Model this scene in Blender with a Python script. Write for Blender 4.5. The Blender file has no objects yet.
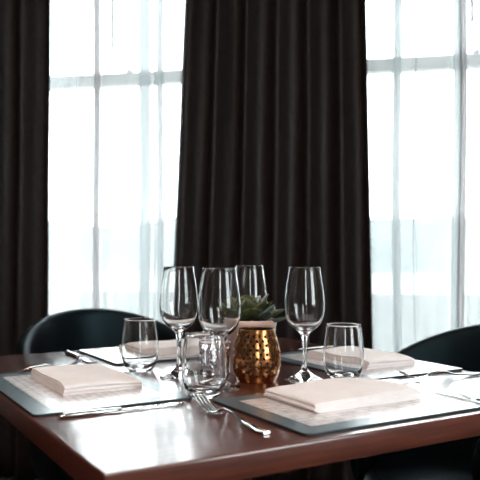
import bpy, bmesh, math, random
from mathutils import Vector, Matrix, noise
random.seed(7)
S = bpy.context.scene
C = S.collection
PI = math.pi

# ---------------------------------------------------------------- camera
CAM_H = 0.99            # camera height; the table top lies 0.25 below it
TABLE_Z = 0.74
FPX = 714.0
cam_d = bpy.data.cameras.new('camera')
cam = bpy.data.objects.new('camera', cam_d); C.objects.link(cam)
cam.location = (0, 0, CAM_H)
cam.rotation_euler = (PI / 2, 0, 0)
cam_d.sensor_width = 36.0
cam_d.lens = FPX / 480 * 36.0
cam_d.shift_y = 15.0 / 480
cam_d.clip_start = 0.02
cam_d.dof.use_dof = True
cam_d.dof.focus_distance = 1.36
cam_d.dof.aperture_fstop = 5.2
S.camera = cam

# ---------------------------------------------------------------- world, exposure
SKY = 6.3
FILL_LAMP = 21.0  # emission strength of the added fill lamps
w = bpy.data.worlds.new('overcast_sky'); S.world = w
w.use_nodes = True
bg = w.node_tree.nodes['Background']
bg.inputs[0].default_value = (0.93, 1.0, 1.03, 1)
bg.inputs[1].default_value = SKY
S.view_settings.view_transform = 'Standard'
S.view_settings.look = 'None'
S.view_settings.exposure = 0.70
S.view_settings.gamma = 1.0
S.view_settings.use_curve_mapping = False
S.cycles.max_bounces = 14
S.cycles.transmission_bounces = 14
S.cycles.transparent_max_bounces = 24
S.cycles.glossy_bounces = 6
S.cycles.diffuse_bounces = 5
S.cycles.sample_clamp_indirect = 6.0

# ---------------------------------------------------------------- frames of reference
# window wall: origin W0, s runs to the right, off runs into the room
W0 = Vector((0, 3.05, 0))
WD = Vector((0.979, -0.204, 0)).normalized()
WN = Vector((-WD.y, WD.x, 0)) * -1          # into the room
WALL_ROT = math.atan2(WD.y, WD.x)
def W(s, off, z): return W0 + WD * s + WN * off + Vector((0, 0, z))
# table: corner TC, u along the front edge, v along the left edge
TC = Vector((-0.1545, 0.811, 0))
TU = Vector((1.693, 1.0, 0)).normalized()
TV = Vector((-TU.y, TU.x, 0))
TROT = math.atan2(TU.y, TU.x)
def T(u, v, z=0.0): return TC + TU * u + TV * v + Vector((0, 0, TABLE_Z + z))

# ---------------------------------------------------------------- helpers
def link(o, parent=None):
    C.objects.link(o)
    if parent: o.parent = parent
    return o
def obj(name, bm, mat, parent=None, smooth=True, angle=None):
    bmesh.ops.recalc_face_normals(bm, faces=bm.faces)
    me = bpy.data.meshes.new(name); bm.to_mesh(me); bm.free()
    if mat: me.materials.append(mat)
    if smooth:
        for p in me.polygons: p.use_smooth = True
        if angle is not None:
            me.set_sharp_from_angle(angle=math.radians(angle))
    return link(bpy.data.objects.new(name, me), parent)
def empty(name, loc, rz=0.0):
    o = bpy.data.objects.new(name, None); C.objects.link(o)
    o.empty_display_size = 0.05
    o.location = loc; o.rotation_euler = (0, 0, rz)
    return o
def tag(o, label, cat, group=None):
    o['label'] = label; o['category'] = cat
    if group: o['group'] = group
    return o
def struct(o): o['kind'] = 'structure'; return o
def copy_tree(o, parent=None):
    c = o.copy(); C.objects.link(c); c.parent = parent
    for ch in list(o.children): copy_tree(ch, c)
    return c
def box(bm, x0, x1, y0, y1, z0, z1, bev=0.0, seg=2):
    g = bmesh.ops.create_cube(bm, size=1.0)
    vs = g['verts']
    for v in vs:
        v.co = Vector((x0 + (v.co.x + .5) * (x1 - x0), y0 + (v.co.y + .5) * (y1 - y0), z0 + (v.co.z + .5) * (z1 - z0)))
    if bev:
        es = list({e for v in vs for e in v.link_edges})
        bmesh.ops.bevel(bm, geom=es, offset=bev, segments=seg, profile=0.5, affect='EDGES')
def wbox(bm, s0, s1, o0, o1, z0, z1, bev=0.0):
    """box in window wall coordinates"""
    t = bmesh.new(); box(t, s0, s1, o0, o1, z0, z1, bev)
    for v in t.verts: v.co = W(v.co.x, v.co.y, v.co.z)
    me = bpy.data.meshes.new('tmp'); t.to_mesh(me); t.free(); bm.from_mesh(me); bpy.data.meshes.remove(me)
def lathe(bm, prof, seg=48, close=True, rfun=None):
    rings = []
    for r, z in prof:
        if r < 1e-6: rings.append([bm.verts.new((0, 0, z))])
        else:
            ring = []
            for k in range(seg):
                a = 2 * PI * k / seg
                rr = rfun(r, z, a) if rfun else r
                ring.append(bm.verts.new((rr * math.cos(a), rr * math.sin(a), z)))
            rings.append(ring)
    for A, B in zip(rings, rings[1:]):
        if len(A) == 1 and len(B) == 1: continue
        for k in range(seg):
            k2 = (k + 1) % seg
            if len(A) == 1: bm.faces.new((A[0], B[k2], B[k]))
            elif len(B) == 1: bm.faces.new((A[k], A[k2], B[0]))
            else: bm.faces.new((A[k], A[k2], B[k2], B[k]))
def tube(bm, pts, radii, seg=8, flat=1.0, up=Vector((0, 0, 1))):
    """elliptic tube: radii = list of half widths or (half width, half height)"""
    pts = [Vector(p) for p in pts]; rings = []
    for i, p in enumerate(pts):
        d = (pts[min(i + 1, len(pts) - 1)] - pts[max(i - 1, 0)]).normalized()
        side = d.cross(up)
        if side.length < 1e-4: side = Vector((1, 0, 0))
        side.normalize(); n = side.cross(d)
        r = radii[i]
        a, b = (r if isinstance(r, tuple) else (r, r * flat))
        rings.append([bm.verts.new(p + side * (a * math.cos(2 * PI * k / seg)) + n * (b * math.sin(2 * PI * k / seg))) for k in range(seg)])
    for A, B in zip(rings, rings[1:]):
        for k in range(seg): bm.faces.new((A[k], A[(k + 1) % seg], B[(k + 1) % seg], B[k]))
    bm.faces.new(rings[0]); bm.faces.new(rings[-1])
def smooth_interp(keys, t):
    for (t0, v0), (t1, v1) in zip(keys, keys[1:]):
        if t <= t1:
            k = (t - t0) / (t1 - t0); k = k * k * (3 - 2 * k)
            return v0 + (v1 - v0) * k
    return keys[-1][1]

# ---------------------------------------------------------------- materials
def P(name, col, rough=0.5, metal=0.0, spec=0.5, **kw):
    m = bpy.data.materials.new(name); m.use_nodes = True
    b = m.node_tree.nodes['Principled BSDF']
    b.inputs['Base Color'].default_value = (*col, 1)
    b.inputs['Roughness'].default_value = rough
    b.inputs['Metallic'].default_value = metal
    b.inputs['Specular IOR Level'].default_value = spec
    for k, v in kw.items(): b.inputs[k.replace('_', ' ')].default_value = v
    return m
def nodes(m): return m.node_tree.nodes, m.node_tree.links, m.node_tree.nodes['Principled BSDF']
def noise_col(m, c0, c1, scale, detail=3.0, stretch=(1, 1, 1), lo=0.35, hi=0.65, bump=0.0, bscale=None):
    n, l, b = nodes(m)
    tc = n.new('ShaderNodeTexCoord'); mp = n.new('ShaderNodeMapping'); mp.inputs['Scale'].default_value = stretch
    t = n.new('ShaderNodeTexNoise'); t.inputs['Scale'].default_value = scale; t.inputs['Detail'].default_value = detail
    r = n.new('ShaderNodeValToRGB')
    r.color_ramp.elements[0].position = lo; r.color_ramp.elements[0].color = (*c0, 1)
    r.color_ramp.elements[1].position = hi; r.color_ramp.elements[1].color = (*c1, 1)
    l.new(tc.outputs['Object'], mp.inputs[0]); l.new(mp.outputs[0], t.inputs['Vector'])
    l.new(t.outputs['Fac'], r.inputs[0]); l.new(r.outputs[0], b.inputs['Base Color'])
    if bump:
        t2 = n.new('ShaderNodeTexNoise'); t2.inputs['Scale'].default_value = bscale or scale * 4
        l.new(mp.outputs[0], t2.inputs['Vector'])
        bp = n.new('ShaderNodeBump'); bp.inputs['Strength'].default_value = bump; bp.inputs['Distance'].default_value = 0.002
        l.new(t2.outputs['Fac'], bp.inputs['Height']); l.new(bp.outputs[0], b.inputs['Normal'])
    return m
M_wood = noise_col(P('varnished_mahogany', (.08, .03, .02), 0.33, spec=0.5, Coat_Weight=1.0, Coat_Roughness=0.13, Coat_IOR=1.6), (.060, .0125, .0065), (.14, .033, .018), 14, 6, (0.7, 9, 9), .3, .7)
M_leg = P('dark_stained_wood', (.02, .01, .007), 0.4)
M_drape = noise_col(P('dark_drape_velvet', (.02, .015, .014), 0.5, spec=0.3), (.017, .0125, .012), (.027, .0205, .0195), 60, 4, (1, 1, .6), bump=.2)
M_chair = P('dark_navy_upholstery', (.0030, .0042, .0052), 0.42, spec=0.22, Specular_Tint=(.5, .85, 1, 1))
M_napkin = noise_col(P('napkin_linen', (.84, .79, .78), 0.9, spec=0.1), (.90, .845, .84), (.94, .895, .89), 30, 2, bump=.25, bscale=900)
M_steel = P('polished_steel', (.66, .645, .63), 0.09, 1.0)
M_copper = P('brushed_copper', (.50, .21, .08), 0.18, 1.0)
n_, l_, b_ = nodes(M_copper); b_.inputs['Anisotropic'].default_value = 0.3
M_ceramic = P('blush_ceramic', (.80, .60, .54), 0.35)
M_soil = noise_col(P('potting_soil', (.02, .015, .01), 0.95), (.012, .008, .006), (.04, .028, .018), 120)
M_leaf = noise_col(P('succulent_leaf', (.10, .13, .05), 0.4, spec=0.5), (.03, .048, .016), (.11, .125, .05), 22, 2, bump=0)
M_leaf2 = noise_col(P('succulent_leaf_blue', (.12, .17, .15), 0.4), (.045, .075, .07), (.12, .16, .14), 22, 2)
M_white = P('white_window_paint', (.78, .80, .80), 0.35)
M_wall = noise_col(P('painted_wall', (.6, .57, .53), 0.85), (.15, .14, .13), (.18, .165, .155), 8)
M_ceil = P('ceiling_paint', (.45, .44, .43), 0.9)
M_floor = noise_col(P('dark_carpet', (.02, .018, .018), 0.95), (.012, .011, .011), (.03, .027, .026), 180, 2, bump=.4)
M_dark = P('blackened_metal_and_hole_shade', (.015, .015, .015), 0.45, 0.6)
M_cord = P('blind_cord', (.06, .06, .065), 0.7)
M_ground = noise_col(P('outdoor_lawn', (.10, .11, .10), 0.9), (.066, .074, .068), (.09, .094, .086), .6)
M_hill = noise_col(P('distant_woodland', (.12, .135, .135), 1.0, spec=0), (.080, .088, .088), (.098, .106, .106), .15)
M_parapet = P('pale_render', (.13, .135, .135), 0.9)
def glass(name, col=(1, 1, 1), ior=1.5, rough=0.0):
    m = bpy.data.materials.new(name); m.use_nodes = True
    n = m.node_tree.nodes; l = m.node_tree.links
    n.remove(n['Principled BSDF'])
    g = n.new('ShaderNodeBsdfGlass'); g.inputs['Color'].default_value = (*col, 1)
    g.inputs['IOR'].default_value = ior; g.inputs['Roughness'].default_value = rough
    l.new(g.outputs[0], n['Material Output'].inputs[0])
    return m
M_glass = glass('clear_crystal', (.985, .985, .985))
M_cut = glass('cut_crystal', (.93, .90, .91), 1.55)
def thin(name, trans, other_col, fac, translucent=True):
    m = bpy.data.materials.new(name); m.use_nodes = True
    n = m.node_tree.nodes; l = m.node_tree.links
    n.remove(n['Principled BSDF'])
    a = n.new('ShaderNodeBsdfTransparent'); a.inputs[0].default_value = (*trans, 1)
    if translucent:
        t1 = n.new('ShaderNodeBsdfTranslucent'); t1.inputs[0].default_value = (*other_col, 1)
        t2 = n.new('ShaderNodeBsdfDiffuse'); t2.inputs[0].default_value = (*other_col, 1)
        mm = n.new('ShaderNodeMixShader'); mm.inputs[0].default_value = 0.4
        l.new(t1.outputs[0], mm.inputs[1]); l.new(t2.outputs[0], mm.inputs[2]); out = mm.outputs[0]
    else:
        gl = n.new('ShaderNodeBsdfGlossy'); gl.inputs['Roughness'].default_value = 0.02; out = gl.outputs[0]
    mx = n.new('ShaderNodeMixShader'); mx.inputs[0].default_value = fac
    l.new(a.outputs[0], mx.inputs[1]); l.new(out, mx.inputs[2]); l.new(mx.outputs[0], n['Material Output'].inputs[0])
    return m, mx
M_sheer, sheer_mix = thin('sheer_voile', (1, 1, 1), (.84, .86, .87), 0.16)
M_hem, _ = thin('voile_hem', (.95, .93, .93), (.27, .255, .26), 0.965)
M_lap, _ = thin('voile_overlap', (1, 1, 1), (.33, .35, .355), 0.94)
if True:   # fine weave so the voile is not perfectly even
    n = M_sheer.node_tree.nodes; l = M_sheer.node_tree.links
    tc = n.new('ShaderNodeTexCoord'); mp = n.new('ShaderNodeMapping'); mp.inputs['Scale'].default_value = (1, 1, .05)
    t = n.new('ShaderNodeTexNoise'); t.inputs['Scale'].default_value = 45; t.inputs['Detail'].default_value = 3
    mr = n.new('ShaderNodeMapRange'); mr.inputs[1].default_value = .3; mr.inputs[2].default_value = .7
    mr.inputs[3].default_value = .14; mr.inputs[4].default_value = .24
    l.new(tc.outputs['Object'], mp.inputs[0]); l.new(mp.outputs[0], t.inputs['Vector'])
    l.new(t.outputs['Fac'], mr.inputs[0]); l.new(mr.outputs[0], sheer_mix.inputs[0])
M_pane, _ = thin('window_glass', (.97, .985, .98), (1, 1, 1), 0.05, False)

# placemat: slate border with a printed pale panel of small blocks and a dashed line
def placemat_material(L, D):
    m = P('printed_placemat', (.05, .08, .10), 0.35, spec=0.5, Coat_Weight=0.6, Coat_Roughness=0.22)
    n, l, b = nodes(m)
    tc = n.new('ShaderNodeTexCoord'); sp = n.new('ShaderNodeSeparateXYZ'); l.new(tc.outputs['Object'], sp.inputs[0])
    def math_(op, a, bb=None):
        x = n.new('ShaderNodeMath'); x.operation = op
        for i, q in enumerate((a, bb)):
            if q is None: continue
            if isinstance(q, (int, float)): x.inputs[i].default_value = q
            else: l.new(q, x.inputs[i])
        return x.outputs[0]
    ax = math_('ABSOLUTE', sp.outputs[0]); ay = math_('ABSOLUTE', sp.outputs[1])
    dx = math_('SUBTRACT', L / 2 - .034, ax); dy = math_('SUBTRACT', D / 2 - .034, ay)
    dmin = math_('MINIMUM', dx, dy)
    inside = math_('GREATER_THAN', dmin, 0.0)
    br = n.new('ShaderNodeTexBrick'); br.inputs['Scale'].default_value = 1.0
    br.inputs['Brick Width'].default_value = .030; br.inputs['Row Height'].default_value = .0145
    br.inputs['Mortar Size'].default_value = .0018; br.inputs['Mortar Smooth'].default_value = .3
    br.inputs['Color1'].default_value = (.78, .70, .68, 1); br.inputs['Color2'].default_value = (.60, .56, .57, 1)
    br.inputs['Mortar'].default_value = (.34, .38, .43, 1)
    l.new(tc.outputs['Object'], br.inputs['Vector'])
    nz = n.new('ShaderNodeTexNoise'); nz.inputs['Scale'].default_value = 55
    l.new(tc.outputs['Object'], nz.inputs['Vector'])
    fade = n.new('ShaderNodeMix'); fade.data_type = 'RGBA'
    mrn = n.new('ShaderNodeMapRange'); mrn.inputs[1].default_value = .4; mrn.inputs[2].default_value = .62; mrn.inputs[3].default_value = 0; mrn.inputs[4].default_value = .75
    l.new(nz.outputs['Fac'], mrn.inputs[0]); l.new(mrn.outputs[0], fade.inputs[0])
    l.new(br.outputs['Color'], fade.inputs[6]); fade.inputs[7].default_value = (.80, .75, .74, 1)
    # dashed dark line just inside the border
    band = math_('MULTIPLY', math_('GREATER_THAN', dmin, -.0065), math_('LESS_THAN', dmin, -.0035))
    per = math_('ADD', sp.outputs[0], sp.outputs[1])
    dash = math_('LESS_THAN', math_('MODULO', math_('ADD', per, 10.0), .045), .018)
    line = math_('MULTIPLY', band, dash)
    nb = n.new('ShaderNodeTexNoise'); nb.inputs['Scale'].default_value = 40
    l.new(tc.outputs['Object'], nb.inputs['Vector'])
    bc = n.new('ShaderNodeMix'); bc.data_type = 'RGBA'; l.new(nb.outputs['Fac'], bc.inputs[0])
    bc.inputs[6].default_value = (.055, .095, .12, 1); bc.inputs[7].default_value = (.085, .13, .155, 1)
    m1 = n.new('ShaderNodeMix'); m1.data_type = 'RGBA'; l.new(inside, m1.inputs[0]); l.new(bc.outputs[2], m1.inputs[6]); l.new(fade.outputs[2], m1.inputs[7])
    m2 = n.new('ShaderNodeMix'); m2.data_type = 'RGBA'; l.new(line, m2.inputs[0]); l.new(m1.outputs[2], m2.inputs[6]); m2.inputs[7].default_value = (.012, .02, .028, 1)
    l.new(m2.outputs[2], b.inputs['Base Color'])
    return m
MAT_L, MAT_D = 0.41, 0.275
M_mat = placemat_material(MAT_L, MAT_D)
M_matside = P('placemat_backing', (.012, .014, .016), 0.6)

# ---------------------------------------------------------------- the room
S0, S1, OMAX, ZC = -2.5, 2.35, 5.4, 2.95
def sx(px, off):
    """s where the view ray through column px meets the plane parallel to the window wall at off"""
    k = (px - 240) / FPX
    base = W0 + WN * off
    return (k * base.y - base.x) / (WD.x - k * WD.y)
WIN = [(sx(22, 0), sx(22, 0) + 1.04), (sx(360, 0) - .07, sx(360, 0) + .72)]     # openings of the window wall
WZ0, WZ1 = 0.22, 2.72
RAIL_Z = 1.79
def holes_wall(bm, a0, a1, z0, z1, holes, put):
    xs = sorted({a0, a1, *[h for q in holes for h in q[:2]]}); zs = sorted({z0, z1, *[h for q in holes for h in q[2:]]})
    for i in range(len(xs) - 1):
        for j in range(len(zs) - 1):
            cx, cz = (xs[i] + xs[i + 1]) / 2, (zs[j] + zs[j + 1]) / 2
            if any(q[0] < cx < q[1] and q[2] < cz < q[3] for q in holes): continue
            put(bm, xs[i], xs[i + 1], zs[j], zs[j + 1])
T_ = 0.20
bm = bmesh.new()
holes_wall(bm, S0 - T_, S1 + T_, 0, ZC, [(a, b, WZ0, WZ1) for a, b in WIN], lambda m, a, b, c, d: wbox(m, a, b, -T_, 0, c, d))
struct(obj('wall_front', bm, M_wall, smooth=False))
RW = [(2.3, 3.3)]                       # windows of the right wall (off range)
bm = bmesh.new()
holes_wall(bm, 0, OMAX, 0, ZC, [(a, b, .75, 2.6) for a, b in RW], lambda m, a, b, c, d: wbox(m, S1, S1 + T_, a, b, c, d))
struct(obj('wall_right', bm, M_wall, smooth=False))
BW = [(1.25, 1.85)]                                    # windows of the wall behind the camera (s range)
bm = bmesh.new()
holes_wall(bm, S0 - T_, S1 + T_, 0, ZC, [(a, b, .75, 2.6) for a, b in BW], lambda m, a, b, c, d: wbox(m, a, b, OMAX, OMAX + T_, c, d))
struct(obj('wall_back', bm, M_wall, smooth=False))
bm = bmesh.new(); wbox(bm, S0 - T_, S0, 0, OMAX, 0, ZC); struct(obj('wall_left', bm, M_wall, smooth=False))
bm = bmesh.new(); wbox(bm, S0 - T_, S1 + T_, -T_, OMAX + T_, -.1, 0); struct(obj('floor', bm, M_floor, smooth=False))
bm = bmesh.new(); wbox(bm, S0 - T_, S1 + T_, -T_, OMAX + T_, ZC, ZC + .1); struct(obj('ceiling', bm, M_ceil, smooth=False))

def window(n, to, a0, a1, z0, z1, rail_z, latch=None):
    """to(bm, a0, a1, d0, d1, z0, z1): box with a along the wall, d = depth behind the wall face"""
    e = empty('window_%d' % n, (0, 0, 0)); struct(e)
    fw = .045
    bm = bmesh.new()
    to(bm, a0, a0 + fw, .06, .16, z0, z1); to(bm, a1 - fw, a1, .06, .16, z0, z1)
    to(bm, a0 + fw, a1 - fw, .06, .16, z1 - fw, z1); to(bm, a0 + fw, a1 - fw, .06, .16, z0, z0 + fw)
    obj('window_frame', bm, M_white, e, smooth=False)
    bm = bmesh.new(); to(bm, a0 + fw, a1 - fw, .075, .13, rail_z - .027, rail_z + .027); r = obj('meeting_rail', bm, M_white, e, smooth=False)
    if latch is not None:
        bm = bmesh.new(); to(bm, latch - .014, latch + .014, .05, .075, rail_z + .02, rail_z + .034)
        to(bm, latch - .005, latch + .006, .04, .06, rail_z + .030, rail_z + .065); obj('latch', bm, M_white, r, smooth=False)
    for q0, q1 in ((z0 + fw, rail_z - .027), (rail_z + .027, z1 - fw)):
        bm = bmesh.new(); to(bm, a0 + fw, a1 - fw, .098, .102, q0, q1); obj('pane', bm, M_pane, e, smooth=False)
    bm = bmesh.new(); to(bm, a0 - .02, a1 + .02, -.04, .06, z0 - .03, z0); obj('window_sill', bm, M_white, e, smooth=False)
front_to = lambda bm, a, b, d0, d1, z0, z1: wbox(bm, a, b, -d1, -d0, z0, z1)
right_to = lambda bm, a, b, d0, d1, z0, z1: wbox(bm, S1 + d0, S1 + d1, a, b, z0, z1)
back_to = lambda bm, a, b, d0, d1, z0, z1: wbox(bm, a, b, OMAX + d0, OMAX + d1, z0, z1)
window(1, front_to, *WIN[0], WZ0, WZ1, RAIL_Z, sx(125, 0))
window(2, front_to, *WIN[1], WZ0, WZ1, RAIL_Z, sx(478, 0))
for k, (a, b) in enumerate(RW): window(3 + k, right_to, a, b, .75, 2.6, RAIL_Z)
for k, (a, b) in enumerate(BW): window(4 + k, back_to, a, b, .75, 2.6, RAIL_Z)

# added fill lamps at the ceiling, out of view, brightening the foreground
M_fill_lamp = bpy.data.materials.new('fill_lamp_diffuser'); M_fill_lamp.use_nodes = True
_n = M_fill_lamp.node_tree.nodes; _n.remove(_n['Principled BSDF']); _e = _n.new('ShaderNodeEmission')
_e.inputs[0].default_value = (1, .77, .63, 1); _e.inputs[1].default_value = FILL_LAMP
M_fill_lamp.node_tree.links.new(_e.outputs[0], _n['Material Output'].inputs[0])
for s_, o_, lb in ((-.9, 2.7, 'added round fill lamp ahead on the left, above the picture'), (.9, 2.5, 'added round fill lamp ahead on the right, above the picture'), (-.6, 4.3, 'added round fill lamp behind the camera on the left'), (1.0, 4.3, 'added round fill lamp behind the camera on the right')):
    e = empty('fill_lamp', W(s_, o_, ZC))
    bm = bmesh.new(); lathe(bm, [(0, 0), (.215, 0), (.22, -.01), (.22, -.055), (.212, -.06), (.205, -.055), (.205, -.02), (0, -.02)], 40); obj('housing', bm, M_white, e, angle=40)
    bm = bmesh.new(); lathe(bm, [(0, -.052), (.15, -.05), (.203, -.045), (.203, -.03), (0, -.03)], 40); obj('diffuser', bm, M_fill_lamp, e)
    tag(e, lb, 'ceiling lamp', 'added fill lamps')

# blind cords hanging inside the windows
def cord(px, py_end, label):
    s = sx(px, .03); p = W(s, .03, 0)
    z = CAM_H + (255 - py_end) / FPX * p.y
    e = empty('blind_cord', (p.x, p.y, z))
    bm = bmesh.new(); tube(bm, [(0, 0, .02), (0, 0, ZC - z)], [.007, .007], 6); obj('string', bm, M_cord, e)
    bm = bmesh.new(); lathe(bm, [(0, 0), (.005, .003), (.0045, .012), (.0025, .022), (0, .024)], 10); obj('pull', bm, M_cord, e)
    tag(e, label, 'cord', 'blind cords')
cord(112.5, 53, 'thin grey blind cord hanging before the left window')
cord(472, 26, 'thin grey blind cord at the right edge before the right window')

# ---------------------------------------------------------------- outdoors
bm = bmesh.new(); wbox(bm, -60, 60, -130, -T_ - .3, -.35, -.30); struct(obj('ground', bm, M_ground, smooth=False))
bm = bmesh.new(); wbox(bm, -14, 14, -6.2, -6.0, -.30, .52, .01); tag(obj('garden_wall', bm, M_parapet, smooth=False), 'low pale garden wall outside beyond both windows', 'wall')
bm = bmesh.new()      # wooded ridge
ROWS = 8
grid = []
for i in range(121):
    s = -60 + i
    top = 4.6 + 1.1 * noise.noise(Vector((s * .09, 3.1, 0))) + .45 * noise.noise(Vector((s * .45, 7.7, 0))) + .2 * noise.noise(Vector((s * 1.3, 1.7, 0)))
    col = []
    for j in range(ROWS + 1):
        k = j / ROWS
        off = -48 - 22 * k + 1.5 * noise.noise(Vector((s * .3, j * .9, 2)))
        col.append(bm.verts.new(W(s, off, -.32 + (top + .3) * math.sin(k * PI / 2))))
    grid.append(col)
for a, b in zip(grid, grid[1:]):
    for j in range(ROWS): bm.faces.new((a[j], b[j], b[j + 1], a[j + 1]))
struct(obj('hills', bm, M_hill))

# ---------------------------------------------------------------- curtains
def drape(name, edge_l, edge_r, off, folds, amp, label, phase=0.0, group=None):
    """edge_l / edge_r: (s at the top z=2.2, s at z=.55) of the side hems"""
    bm = bmesh.new(); NZ, NS = 26, folds * 14
    zt, zb = 2.82, 0.03
    cols = []
    for i in range(NS + 1):
        t = i / NS; col = []
        for j in range(NZ + 1):
            z = zb + (zt - zb) * j / NZ
            kz = (2.0 - z) / 1.45
            l = edge_l[0] + (edge_l[1] - edge_l[0]) * kz; r = edge_r[0] + (edge_r[1] - edge_r[0]) * kz
            tw = t + .018 * math.sin(t * 9 + z * .7 + phase) + .012 * noise.noise(Vector((t * 6 + phase, z * .6, 1)))
            tw = t + (tw - t) * (1 - (2 * t - 1) ** 4)
            wv = math.sin(2 * PI * folds * tw + phase)
            wv = math.copysign(abs(wv) ** .75, wv)
            a = amp * (.75 + .35 * noise.noise(Vector((t * folds * .8 + 3 * phase, z * .35, 5))))
            o = off + a * wv + .010 * noise.noise(Vector((t * 12, z * 1.7, 9 + phase)))
            s = l + (r - l) * tw + .25 * a * math.cos(2 * PI * folds * tw + phase) * (1 - (2 * t - 1) ** 8)
            col.append(bm.verts.new(W(s, o, z)))
        cols.append(col)
    for a, b in zip(cols, cols[1:]):
        for j in range(NZ): bm.faces.new((a[j], b[j], b[j + 1], a[j + 1]))
    o = obj(name, bm, M_drape)
    md = o.modifiers.new('cloth', 'SOLIDIFY'); md.thickness = .004; md.offset = 0
    return tag(o, label, 'curtain', group)
OD = 0.19
drape('window_drape', (sx(186, OD), sx(171, OD)), (sx(365.5, OD), sx(373, OD)), OD, 6, .05, 'wide dark brown drape hanging between the two windows', .4, 'dark drapes')
drape('window_drape', (sx(-95, OD), sx(-100, OD)), (sx(54, OD), sx(51, OD)), OD, 5, .045, 'dark drape cut off by the left edge, left of the windows', 1.1, 'dark drapes')

def sheer(s0, s1, off, pleats, strips, label):
    """pleats: (s centre, width) of places where the voile doubles back on itself"""
    path = []; s = s0
    def wav(q): return .012 * math.sin(q * 38) + .006 * math.sin(q * 83 + 1)
    def run(a, b, o):
        n = max(2, int(abs(b - a) / .012))
        for k in range(n + 1): q = a + (b - a) * k / n; path.append((q, o + wav(q)))
    for c, wd in sorted(pleats):
        run(s, c + wd / 2, off); run(c + wd / 2, c - wd / 2, off + .008); s = c - wd / 2; off2 = off + .016
        run(s, c + wd / 2 , off2); s = c + wd / 2
        path.append((s + .006, off + .004 + wav(s))); s += .012
    run(s, s1, off)
    bm = bmesh.new(); NZ = 14; cols = []
    for i, (q, o) in enumerate(path):
        cols.append([bm.verts.new(W(q + .006 * math.sin(z * 1.3 + q * 5), o + .01 * math.sin(z * .9 + q * 3), z)) for z in [.02 + 2.8 * j / NZ for j in range(NZ + 1)]])
    for a, b in zip(cols, cols[1:]):
        for j in range(NZ): bm.faces.new((a[j], b[j], b[j + 1], a[j + 1]))
    o = obj('sheer_curtain', bm, M_sheer)
    for c, wd, m in strips:           # sewn hems and overlapped edges of the voile widths
        bm = bmesh.new(); n = 6; cols = []
        for i in range(n + 1):
            qq = c + wd * (i / n - .5)
            cols.append([bm.verts.new(W(qq + .006 * math.sin(z * 1.3 + qq * 5) + .003 * math.sin(z * 4.1 + c * 9), off + .024 + .004 * math.sin(i * 1.3) + .01 * math.sin(z * .9 + qq * 3), z)) for z in [.02 + 2.8 * j / 28 for j in range(29)]])
        for a, b in zip(cols, cols[1:]):
            for j in range(28): bm.faces.new((a[j], b[j], b[j + 1], a[j + 1]))
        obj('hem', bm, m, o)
    return tag(o, label, 'curtain', 'white sheers')
OS = 0.085
q = lambda x: sx(x, OS)
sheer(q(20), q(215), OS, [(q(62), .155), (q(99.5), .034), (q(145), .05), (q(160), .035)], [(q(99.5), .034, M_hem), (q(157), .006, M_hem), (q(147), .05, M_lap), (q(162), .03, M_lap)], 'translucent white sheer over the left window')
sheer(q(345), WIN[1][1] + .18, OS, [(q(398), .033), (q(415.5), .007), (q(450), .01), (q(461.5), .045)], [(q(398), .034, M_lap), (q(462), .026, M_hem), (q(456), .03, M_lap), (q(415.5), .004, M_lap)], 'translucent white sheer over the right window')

bm = bmesh.new(); tube(bm, [W(S0 + .25, .19, 2.84), W(S1 - .2, .19, 2.84)], [.016, .016], 12)
tag(obj('curtain_rod', bm, M_dark), 'dark metal curtain rod above the windows', 'curtain rod')

# ---------------------------------------------------------------- table
TW, TD, TT = 0.93, 1.05, 0.036
tab = empty('dining_table', TC.to_3d() + TU * (TW / 2) + TV * (TD / 2), TROT)
tag(tab, 'square dark red-brown wooden dining table laid for four', 'table')
bm = bmesh.new(); box(bm, -TW / 2, TW / 2, -TD / 2, TD / 2, TABLE_Z - TT, TABLE_Z, .0035, 4); obj('tabletop', bm, M_wood, tab, angle=40)
bm = bmesh.new(); lathe(bm, [(0, .03), (.045, .03), (.045, .68), (.06, .70), (0, .70)], 24); obj('pedestal', bm, M_dark, tab, angle=40)
bm = bmesh.new(); box(bm, -.28, .28, -.28, .28, 0, .03, .006); obj('base_plate', bm, M_dark, tab, angle=40)
bm = bmesh.new(); box(bm, -.2, .2, -.2, .2, TABLE_Z - TT - .012, TABLE_Z - TT, .002); obj('mounting_plate', bm, M_dark, tab, angle=40)

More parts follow.
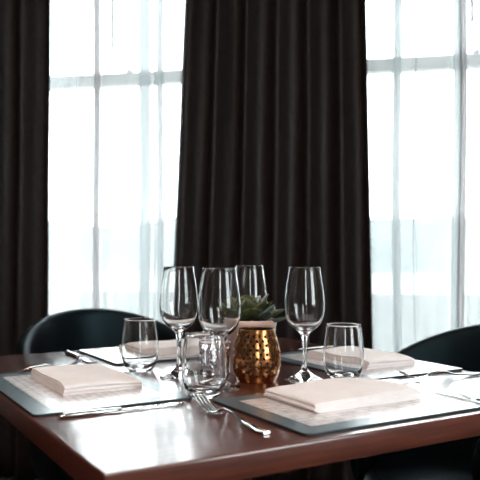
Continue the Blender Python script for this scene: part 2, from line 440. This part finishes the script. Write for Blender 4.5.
# ---------------------------------------------------------------- tub chairs
def make_chair():
    e = empty('tub_chair', (0, 0, 0))          # faces +x, centre of the seat at the origin
    NA, R, TH = 44, .232, .045
    bm = bmesh.new(); rings = []
    for i in range(NA + 1):
        t = -1 + 2 * i / NA
        ang = PI + t * math.radians(128)
        c = abs(t)
        top = .82 - .15 * min(1, (c / .75)) ** 1.9 - .06 * max(0, (c - .6) / .4) ** 2
        R_in, R_out = R - TH / 2, R + TH / 2 + .012
        if c > .97: R_in, R_out = R - TH / 4, R + TH / 4
        lean = .035
        ring = []
        prof = [(R_in + .01, .36), (R_in, .50), (R_in + .006, top - .05), (R_in + .008, top - .015), (R + .004, top), (R_out - .002, top - .014), (R_out + .004, top - .05), (R_out - .004, .50), (R_out - .03, .36)]
        for r, z in prof:
            k = (z - .36) / .45
            rr = r + lean * k
            ring.append(bm.verts.new((rr * math.cos(ang) * 1.0, rr * math.sin(ang), z)))
        rings.append(ring)
    for a, b in zip(rings, rings[1:]):
        for k in range(9): bm.faces.new((a[k], a[(k + 1) % 9], b[(k + 1) % 9], b[k]))
    bm.faces.new(rings[0]); bm.faces.new(rings[-1])
    o = obj('backrest', bm, M_chair, e); md = o.modifiers.new('soft', 'SUBSURF'); md.levels = 1; md.render_levels = 2
    bm = bmesh.new()
    prof = [(0, .36), (.18, .36), (.198, .375), (.203, .41), (.196, .445), (.178, .462), (0, .468)]
    lathe(bm, prof, 40, rfun=lambda r, z, a: r * (1.0 + .10 * max(0, math.cos(a)) ** 2))
    obj('seat', bm, M_chair, e)
    for sxx in (-1, 1):
        for sy in (-1, 1):
            bm = bmesh.new(); tube(bm, [(.15 * sxx, .15 * sy, .37), (.19 * sxx, .19 * sy, .0)], [.018, .011], 12, up=Vector((1, 0, 0))); obj('leg', bm, M_leg, e)
    return e
chair = make_chair()
def put_chair(o, u, v, rz, label):
    p = T(u, v); o.location = (p.x, p.y, 0); o.rotation_euler = (0, 0, TROT + rz)
    tag(o, label, 'chair', 'tub chairs around the table')
put_chair(chair, .485, 1.235, -PI / 2, 'dark curved-back chair in front of the left window, behind the table')
put_chair(copy_tree(chair), 1.04, .45, PI, 'dark curved-back chair at the right edge, before the right window')
put_chair(copy_tree(chair), -.20, .52, 0, 'dark chair in shadow below the left table edge')

# ---------------------------------------------------------------- placemats
def rounded_rect(L, D, r, n=6):
    pts = []
    for cx, cy, a0 in ((L / 2 - r, D / 2 - r, 0), (-L / 2 + r, D / 2 - r, PI / 2), (-L / 2 + r, -D / 2 + r, PI), (L / 2 - r, -D / 2 + r, 1.5 * PI)):
        for k in range(n + 1):
            a = a0 + PI / 2 * k / n; pts.append((cx + r * math.cos(a), cy + r * math.sin(a)))
    return pts
MT = .0045
def placemat(u, v, rz, label):
    e = empty('placemat', T(u, v), TROT + rz)
    for nm, z0, z1, shr, mat in (('backing', 0, .0035, 0, M_matside), ('printed_top', .0035, MT, .0005, M_mat)):
        bm = bmesh.new(); rr = rounded_rect(MAT_L - 2 * shr, MAT_D - 2 * shr, .010)
        a = [bm.verts.new((x, y, z0)) for x, y in rr]; b = [bm.verts.new((x, y, z1)) for x, y in rr]
        bm.faces.new(a[::-1]); bm.faces.new(b)
        for k in range(len(a)): bm.faces.new((a[k], a[(k + 1) % len(a)], b[(k + 1) % len(a)], b[k]))
        obj(nm, bm, mat, e, smooth=False)
    tag(e, label, 'placemat', 'slate-bordered placemats')
    return e
placemat(.1425, .532, -PI / 2, 'placemat at the left table edge, under the leftmost napkin')
placemat(.501, .156, 0, 'placemat nearest the camera at the front table edge, slate border')
placemat(.788, .512, PI / 2, 'placemat in front of the right chair, behind the right stemless glass')
placemat(.505, .895, PI, 'placemat in front of the left chair, behind the left stemless glass')

# ---------------------------------------------------------------- napkins
def napkin(u, v, rz, seed, label, L=.222, Wd=.148):
    random.seed(seed)
    e = empty('napkin', T(u, v, MT), TROT + rz)
    plies, t = 5, .0043
    path = []
    for i in range(plies):
        z = (i + .5) * t; n = 18
        l0 = -L / 2 + random.uniform(0, .003); l1 = L / 2 - random.uniform(0, .004)
        if i == plies - 1: l1 -= .004
        xs = [l0 + (l1 - l0) * k / n for k in range(n + 1)]
        if i % 2: xs = xs[::-1]
        path += [(x, z) for x in xs]
        if i < plies - 1:
            sgn = 1 if i % 2 == 0 else -1
            for k in range(1, 4):
                a = -PI / 2 + PI * k / 4; path.append((xs[-1] + sgn * .55 * t * math.cos(a), z + .5 * t + .5 * t * math.sin(a)))
    NY = 12; half = t * .40
    def nrm(i):
        a = path[max(i - 1, 0)]; b = path[min(i + 1, len(path) - 1)]
        d = Vector((b[0] - a[0], b[1] - a[1])).normalized(); return Vector((-d.y, d.x))
    bm = bmesh.new(); rows = []
    for j in range(NY + 1):
        y0 = -Wd / 2 + Wd * j / NY; A = []; B = []
        for i, (x, z) in enumerate(path):
            nn = nrm(i)
            pl = z / t
            kz = .55 + .1 * pl
            sag = .0045 * kz * (noise.noise(Vector((x * 9 + seed, y0 * 11, .3))) ) * (z / (plies * t)) + .0016 * noise.noise(Vector((x * 30, y0 * 26, pl * .5 + seed)))* (z / (plies * t))
            edge = (.002 * noise.noise(Vector((x * 20 + seed, pl * 1.7, 4))) - .0006 * pl) * (2 * j / NY - 1)
            ends = .0035 * (abs(x) / (L / 2)) ** 6 * (z / (plies * t)) + .003 * (abs(y0) / (Wd / 2)) ** 6 * (z / (plies * t))
            for lst, sg in ((A, 1), (B, -1)):
                lst.append(bm.verts.new((x + sg * half * nn.x, y0 + edge, max(.0002, z + sg * half * nn.y + sag - ends))))
        rows.append((A, B))
    for (A, B), (A2, B2) in zip(rows, rows[1:]):
        for i in range(len(A) - 1):
            bm.faces.new((A[i], A[i + 1], A2[i + 1], A2[i])); bm.faces.new((B[i + 1], B[i], B2[i], B2[i + 1]))
        bm.faces.new((A[0], A2[0], B2[0], B[0])); bm.faces.new((A[-1], B[-1], B2[-1], A2[-1]))
    for A, B in (rows[0], rows[-1]):
        for i in range(len(A) - 1): bm.faces.new((A[i], B[i], B[i + 1], A[i + 1]))
    me_o = obj('folded_cloth', bm, M_napkin, e, angle=60)
    tag(e, label, 'napkin', 'folded napkins')
    return e
napkin(.162, .562, PI / 2, 1, 'folded white napkin at the left edge, on the leftmost placemat')
napkin(.495, .187, 0, 2, 'folded white napkin nearest the camera, right of the fork')
napkin(.80, .51, PI / 2, 3, 'folded white napkin behind the right stemless glass', Wd=.14)
napkin(.50, .895, 0, 4, 'folded white napkin seen through the left stemless glass')

# ---------------------------------------------------------------- cutlery
def make_fork():
    e = empty('fork', (0, 0, 0))       # lies along +x, tines at the far end
    bm = bmesh.new()
    zk = [(0, .0035), (.018, .0028), (.055, .0055), (.10, .0135), (.118, .0145), (.140, .0065), (.155, .0042)]
    wk = [(0, .0060), (.012, .0085), (.05, .0062), (.095, .0034), (.12, .0032), (.133, .0060), (.146, .0115), (.155, .0125)]
    tk = [(0, .0022), (.05, .0020), (.11, .0022), (.135, .0014), (.155, .0011)]
    xs = [.155 * k / 40 for k in range(41)]
    tube(bm, [(x, 0, smooth_interp(zk, x)) for x in xs], [(smooth_interp(wk, x), smooth_interp(tk, x)) for x in xs], 10)
    obj('handle', bm, M_steel, e, angle=60)
    for k in range(4):
        y = (-1.5 + k) * .0066
        bm = bmesh.new(); pts = []; rr = []
        for j in range(9):
            t = j / 8; pts.append((.152 + .050 * t, y * (1 - .06 * t), .0043 + .0012 * t + .0175 * t * t)); rr.append((.0024 - .0010 * t, .0011 - .0004 * t))
        tube(bm, pts, rr, 8); obj('tine', bm, M_steel, e)
    return e
def make_knife():
    e = empty('table_knife', (0, 0, 0))  # handle end at the origin, blade towards +x, edge towards +y
    bm = bmesh.new()
    wk = [(0, .0060), (.006, .0085), (.05, .0075), (.09, .0062), (.10, .0066)]; tk = [(0, .0030), (.006, .0042), (.06, .0040), (.10, .0030)]
    xs = [.10 * k / 22 for k in range(23)]
    tube(bm, [(x, 0, .0044) for x in xs], [(smooth_interp(wk, x), smooth_interp(tk, x)) for x in xs], 12); obj('handle', bm, M_steel, e, angle=60)
    bm = bmesh.new()
    top = [(.098, -.0058), (.13, -.0070), (.17, -.0072), (.195, -.0062), (.208, -.0030), (.213, .0030), (.212, .0075)]
    bot = [(.098, .0052), (.105, .0085), (.13, .0098), (.17, .0102), (.195, .0100), (.207, .0092), (.212, .0078)]
    rows = []
    for (x0, y0), (x1, y1) in zip(top, bot):
        yy = (y0 + y1) / 2
        rows.append([bm.verts.new((x0, y0, .0042)), bm.verts.new((x0, y0, .0022)), bm.verts.new(((x0 + x1) / 2, yy, .0024)), bm.verts.new((x1, y1, .0031)), bm.verts.new((x1, y1, .0034)), bm.verts.new(((x0 + x1) / 2, yy, .0040))])
    for a, b in zip(rows, rows[1:]):
        for k in range(6): bm.faces.new((a[k], a[(k + 1) % 6], b[(k + 1) % 6], b[k]))
    bm.faces.new(rows[0]); bm.faces.new(rows[-1]); obj('blade', bm, M_steel, e, angle=25)
    return e
fork0, knife0 = make_fork(), make_knife()
_used = set()
def lay(proto, u, v, rz, label, group, z=0.0):
    o = proto if proto.name not in _used else copy_tree(proto)
    _used.add(proto.name); o.location = T(u, v, z); o.rotation_euler = (0, 0, TROT + rz)
    return tag(o, label, 'fork' if 'fork' in group else 'knife', group)
lay(fork0, .257, .058, PI / 2 + .01, 'steel fork in the foreground, just right of the leftmost placemat', 'table forks')
lay(fork0, .022, .754, .02, 'steel fork beyond the leftmost napkin, cut off by the left edge', 'table forks')
lay(fork0, .905, .25, PI - .10, 'steel fork in front of the right chair, beyond the nearest napkin', 'table forks')
lay(fork0, .735, 1.01, -PI / 2, 'steel fork hidden behind the copper holder and potted succulent', 'table forks')
lay(knife0, .036, .303, -.03, 'steel knife along the near side of the leftmost placemat', 'table knives')
lay(knife0, .672, -.05, PI / 2, 'steel knife at the right edge beside the nearest napkin', 'table knives', MT)
lay(knife0, .264, 1.01, -PI / 2, 'steel knife beyond the leftmost napkin, pointing at the left chair', 'table knives')
lay(knife0, .895, .742, PI, 'steel knife behind the napkin near the right chair', 'table knives')

# ---------------------------------------------------------------- glasses
def make_wine():
    e = empty('wine_glass', (0, 0, 0))
    outer = [(.0311, .2252), (.0326, .214), (.0345, .203), (.0366, .190), (.0386, .175), (.0398, .161), (.0402, .150), (.0397, .139), (.0381, .129), (.0350, .119), (.0305, .1115), (.0250, .1055), (.0190, .1010), (.0135, .0970), (.0095, .0925), (.0072, .0870)]
    t = [.0011] * 9 + [.0013, .0015, .0018, .0022]
    inner = []
    for i, (r, z) in enumerate(outer[:13]): inner.append((r - t[i] * (1 if i < 9 else .9), z + (0 if i < 8 else .0006 * (i - 7))))
    inner += [(.010, .1030), (.005, .1018), (0, .1014)]
    bm = bmesh.new(); lathe(bm, inner[::-1] + [(.0304, .2260), (.0308, .2260)] + outer, 64); obj('bowl', bm, M_glass, e)
    # the stem shares its end rings with bowl and foot, so use the same segment count
    bm = bmesh.new(); lathe(bm, [(.0072, .0870), (.0056, .079), (.0048, .068), (.0043, .055), (.0042, .043), (.0046, .033), (.0058, .026)], 64); obj('stem', bm, M_glass, e)
    bm = bmesh.new(); lathe(bm, [(.0058, .026), (.0078, .021), (.0115, .0165), (.017, .0125), (.0235, .0090), (.030, .0062), (.036, .0040), (.0392, .0028), (.0400, .0016), (.0392, .0004), (.036, .0001), (0, .0008)], 64); obj('foot', bm, M_glass, e)
    for c in e.children:     # the stem is an open tube: make sure that its faces look outwards
        if c.name.startswith('stem') and c.data.polygons[0].normal.xy.dot(c.data.polygons[0].center.xy) < 0: c.data.flip_normals()
    return e
wine0 = make_wine()
def at(px, Z, z=0.0): return Vector(((px - 240) / FPX * Z, Z, TABLE_Z + z))
def stand(o, p, label, cat, group, rz=0.0):
    o.location = p; o.rotation_euler = (0, 0, rz); return tag(o, label, cat, group)
stand(wine0, at(179, 1.463), 'leftmost wine glass, beside the left window edge', 'wine glass', 'wine glasses')
stand(copy_tree(wine0), at(219.5, 1.335), 'wine glass in front, its stem behind the middle stemless glass', 'wine glass', 'wine glasses', .5)
stand(copy_tree(wine0), at(249.5, 1.655), 'wine glass standing behind the potted succulent', 'wine glass', 'wine glasses', 1.0)
stand(copy_tree(wine0), at(304.5, 1.425), 'rightmost wine glass, between copper holder and stemless glass', 'wine glass', 'wine glasses', 1.5)

def make_tumbler():
    outer = [(0, .0012), (.015, .0008), (.0215, .0), (.0245, .0008), (.0285, .0042), (.0325, .0095), (.0362, .0175), (.0388, .0275), (.0403, .0385), (.0407, .049), (.0402, .061), (.0390, .075), (.0372, .090), (.0350, .104), (.0340, .1108)]
    inner = [(.0337, .1116), (.0331, .1116), (.0329, .1108), (.0338, .104), (.0360, .090), (.0378, .075), (.0390, .061), (.0394, .049), (.0389, .0385), (.0372, .0285), (.0340, .0195), (.0290, .0135), (.022, .0100), (.012, .0084), (0, .0080)]
    bm = bmesh.new(); lathe(bm, outer + inner, 64)
    return obj('stemless_glass', bm, M_glass)
tum0 = make_tumbler()
stand(tum0, at(140, 1.545), 'leftmost stemless glass, in front of the left chair', 'glass', 'stemless glasses')
def cp(o): c = o.copy(); C.objects.link(c); return c
stand(cp(tum0), at(204.5, 1.262), 'stemless glass nearest the camera, in front of the cut crystal tumbler', 'glass', 'stemless glasses')
stand(cp(tum0), at(343.5, 1.43), 'rightmost stemless glass, behind the nearest napkin', 'glass', 'stemless glasses')

# cut crystal candle tumbler
def cutr(r, z, a):
    n = 16
    p = a * n / (2 * PI); qz = z / .0145
    d1 = abs(((p + qz) % 1) - .5) * 2; d2 = abs(((p - qz) % 1) - .5) * 2
    k = min(1, max(0, (z - .010) / .004)) * min(1, max(0, (.066 - z) / .003))
    return r - .0030 * k * (1 - min(d1, d2)) ** 1.0
bm = bmesh.new()
prof = [(0, .0), (.026, .0), (.029, .002)] + [(.0300 + .0035 * k / 30, .004 + .064 * k / 30) for k in range(31)] + [(.0338, .0725), (.0325, .0740)]
lathe(bm, prof, 128, rfun=lambda r, z, a: cutr(r, z, a) if r > .0299 and z < .07 else r)
bm2 = bmesh.new()
inner = [(.0325, .0740), (.0312, .0725), (.0295, .05), (.0270, .016), (.024, .0125), (0, .0115)]
lathe(bm2, inner, 128); me = bpy.data.meshes.new('tmp'); bm2.to_mesh(me); bm2.free(); bm.from_mesh(me); bpy.data.meshes.remove(me)
bmesh.ops.remove_doubles(bm, verts=bm.verts, dist=1e-5)
o = obj('crystal_tumbler', bm, M_cut, smooth=True, angle=14)
stand(o, at(214.5, 1.447), 'diamond-cut crystal tumbler behind the middle stemless glass', 'tumbler', None)

# ---------------------------------------------------------------- copper holder
def make_holder():
    e = empty('candle_holder', (0, 0, 0))
    prof = [(0, .0355), (.008, .0415), (.02, .0462), (.035, .0485), (.05, .0484), (.065, .0465), (.08, .0430), (.093, .0385), (.103, .0355)]
    def rad(z):
        for (z0, r0), (z1, r1) in zip(prof, prof[1:]):
            if z <= z1: return r0 + (r1 - r0) * (z - z0) / (z1 - z0)
        return prof[-1][1]
    # smooth the profile
    def rs(z): return sum(rad(min(.103, max(0, z + d))) for d in (-.006, -.003, 0, .003, .006)) / 5
    bm = bmesh.new(); NC, z0, z1, NR = 22, .012, .096, 10
    def vert(a, z): r = rs(z); return (r * math.cos(a), r * math.sin(a), z)
    hgt = (z1 - z0) / NR; da = 2 * PI / NC
    cache = {}
    def gv(ia, iz):   # boundary vertices on a half-cell grid
        ia %= 2 * NC; key = (ia, iz)
        if key not in cache: cache[key] = bm.verts.new(vert(ia * da / 2, z0 + iz * hgt / 2))
        return cache[key]
    for r in range(NR):
        sh = r % 2
        for c in range(NC):
            i0 = 2 * c + sh; j0 = 2 * r
            B = [gv(i0, j0), gv(i0 + 1, j0), gv(i0 + 2, j0), gv(i0 + 2, j0 + 1), gv(i0 + 2, j0 + 2), gv(i0 + 1, j0 + 2), gv(i0, j0 + 2), gv(i0, j0 + 1)]
            ca, cz = (i0 + 1) * da / 2, z0 + (j0 + 1) * hgt / 2
            H = []; rr = rs(cz)
            for k in range(8):
                a = PI * 1.25 + k * PI / 4
                H.append(bm.verts.new(vert(ca + .0029 * math.cos(a) / rr, cz + .0029 * math.sin(a))))
            for k in range(8): bm.faces.new((B[k], B[(k + 1) % 8], H[(k + 1) % 8], H[k]))
    # closed bands above and below the pierced area
    def band(zs, iz):
        prev = [gv(k, iz) for k in range(2 * NC)]
        for z in zs:
            cur = [bm.verts.new(vert(k * da / 2, z)) for k in range(2 * NC)]
            for k in range(2 * NC): bm.faces.new((prev[k], prev[(k + 1) % (2 * NC)], cur[(k + 1) % (2 * NC)], cur[k]))
            prev = cur
        return prev
    band([.008, .004, .001], 0); band([.100, .103], 2 * NR)
    for ed in bm.edges:
        if ed.is_boundary: ed.smooth = False
    o = obj('pierced_body', bm, M_copper, e); o.data.materials.append(M_dark); md = o.modifiers.new('sheet', 'SOLIDIFY'); md.thickness = .0012; md.offset = -1; md.material_offset = 1; md.material_offset_rim = 0  # inner faces coloured dark to paint in the shade behind the holes
    bm = bmesh.new(); lathe(bm, [(0, 0), (.0350, 0), (.0360, .0012), (.0345, .002), (0, .002)], 44); obj('base', bm, M_copper, e, angle=40)
    bm = bmesh.new(); R = .0352; r = .0011
    pr = [(R + r * math.cos(2 * PI * k / 10), .1032 + r * math.sin(2 * PI * k / 10)) for k in range(11)]
    lathe(bm, pr, 44); bmesh.ops.remove_doubles(bm, verts=bm.verts, dist=1e-6); obj('rim', bm, M_copper, e)
    return e
stand(make_holder(), at(256.5, 1.417), 'pierced copper candle holder in front of the potted succulent', 'candle holder', None)

# ---------------------------------------------------------------- potted succulent
pot = empty('potted_succulent', at(251, 1.523))
tag(pot, 'green succulent in a blush ceramic pot behind the copper holder', 'potted plant')
bm = bmesh.new(); lathe(bm, [(0, 0), (.044, 0), (.046, .003), (.0535, .100), (.0545, .101), (.0548, .112), (.0535, .1135), (.0505, .1125), (.0500, .100), (.0480, .09), (0, .09)], 56); obj('pot', bm, M_ceramic, pot, angle=50)
bm = bmesh.new(); lathe(bm, [(0, .104), (.03, .103), (.0497, .101)], 32, rfun=lambda r, z, a: r); obj('soil', bm, M_soil, pot)
def leaf(base, az, elev, L, wd, curl, mat, roll=0.0):
    bm = bmesh.new(); N = 9; rings = []
    p = Vector((0, 0, 0)); 
    for i in range(N + 1):
        t = i / N; el = elev + curl * t
        if i: p = p + Vector((math.cos(el), 0, math.sin(el))) * (L / N)
        wdt = wd * (math.sin(PI * min(1, (t * .80 + .13))) ** .9) * (1 - max(0, t - .75) ** 2 * 6) if t < 1 else .0006
        wdt = max(.0006, wdt); th = max(.0004, wdt * .26)
        nx = Vector((-math.sin(el), 0, math.cos(el)))
        ring = []
        for k in range(10):
            a = 2 * PI * k / 10
            y = wdt * math.cos(a); h = th * math.sin(a) + .35 * wdt * math.cos(a) ** 2
            ring.append(bm.verts.new(p + nx * h + Vector((0, y, 0))))
        rings.append(ring)
    for A, B in zip(rings, rings[1:]):
        for k in range(10): bm.faces.new((A[k], A[(k + 1) % 10], B[(k + 1) % 10], B[k]))
    bm.faces.new(rings[0]); bm.faces.new(rings[-1])
    o = obj('leaf', bm, mat, pot); o.location = base; o.rotation_euler = (roll, 0, az)
random.seed(21)
CR = [((-.002, -.008, .112), 9, .070, M_leaf), ((.026, -.018, .109), 7, .044, M_leaf2), ((-.034, -.014, .110), 7, .060, M_leaf)]
for (cx, cy, cz), n, L, mt in CR:
    for k in range(n):
        lv = k / n
        az = k * 2.39996 + random.uniform(-.2, .2)
        leaf((cx + .006 * math.cos(az), cy + .006 * math.sin(az), cz + .010 * lv), az, .10 + 1.0 * lv + random.uniform(-.08, .1), L * (1 - .35 * lv) * random.uniform(.9, 1.1), .0165 * L / .05 * random.uniform(.9, 1.1), .35, mt)
# the longer leaves that stand out against the drape
for az, el, L in ((PI * .97, .35, .075), (PI * .88, .75, .062), (.25, .85, .066), (-.10, .62, .060), (PI * 1.1, .15, .078), (1.2, .9, .06), (-.25, .12, .048)):
    leaf((0, -.006, .114), az, el, L, .0165, .15, M_leaf, random.uniform(-.3, .3))
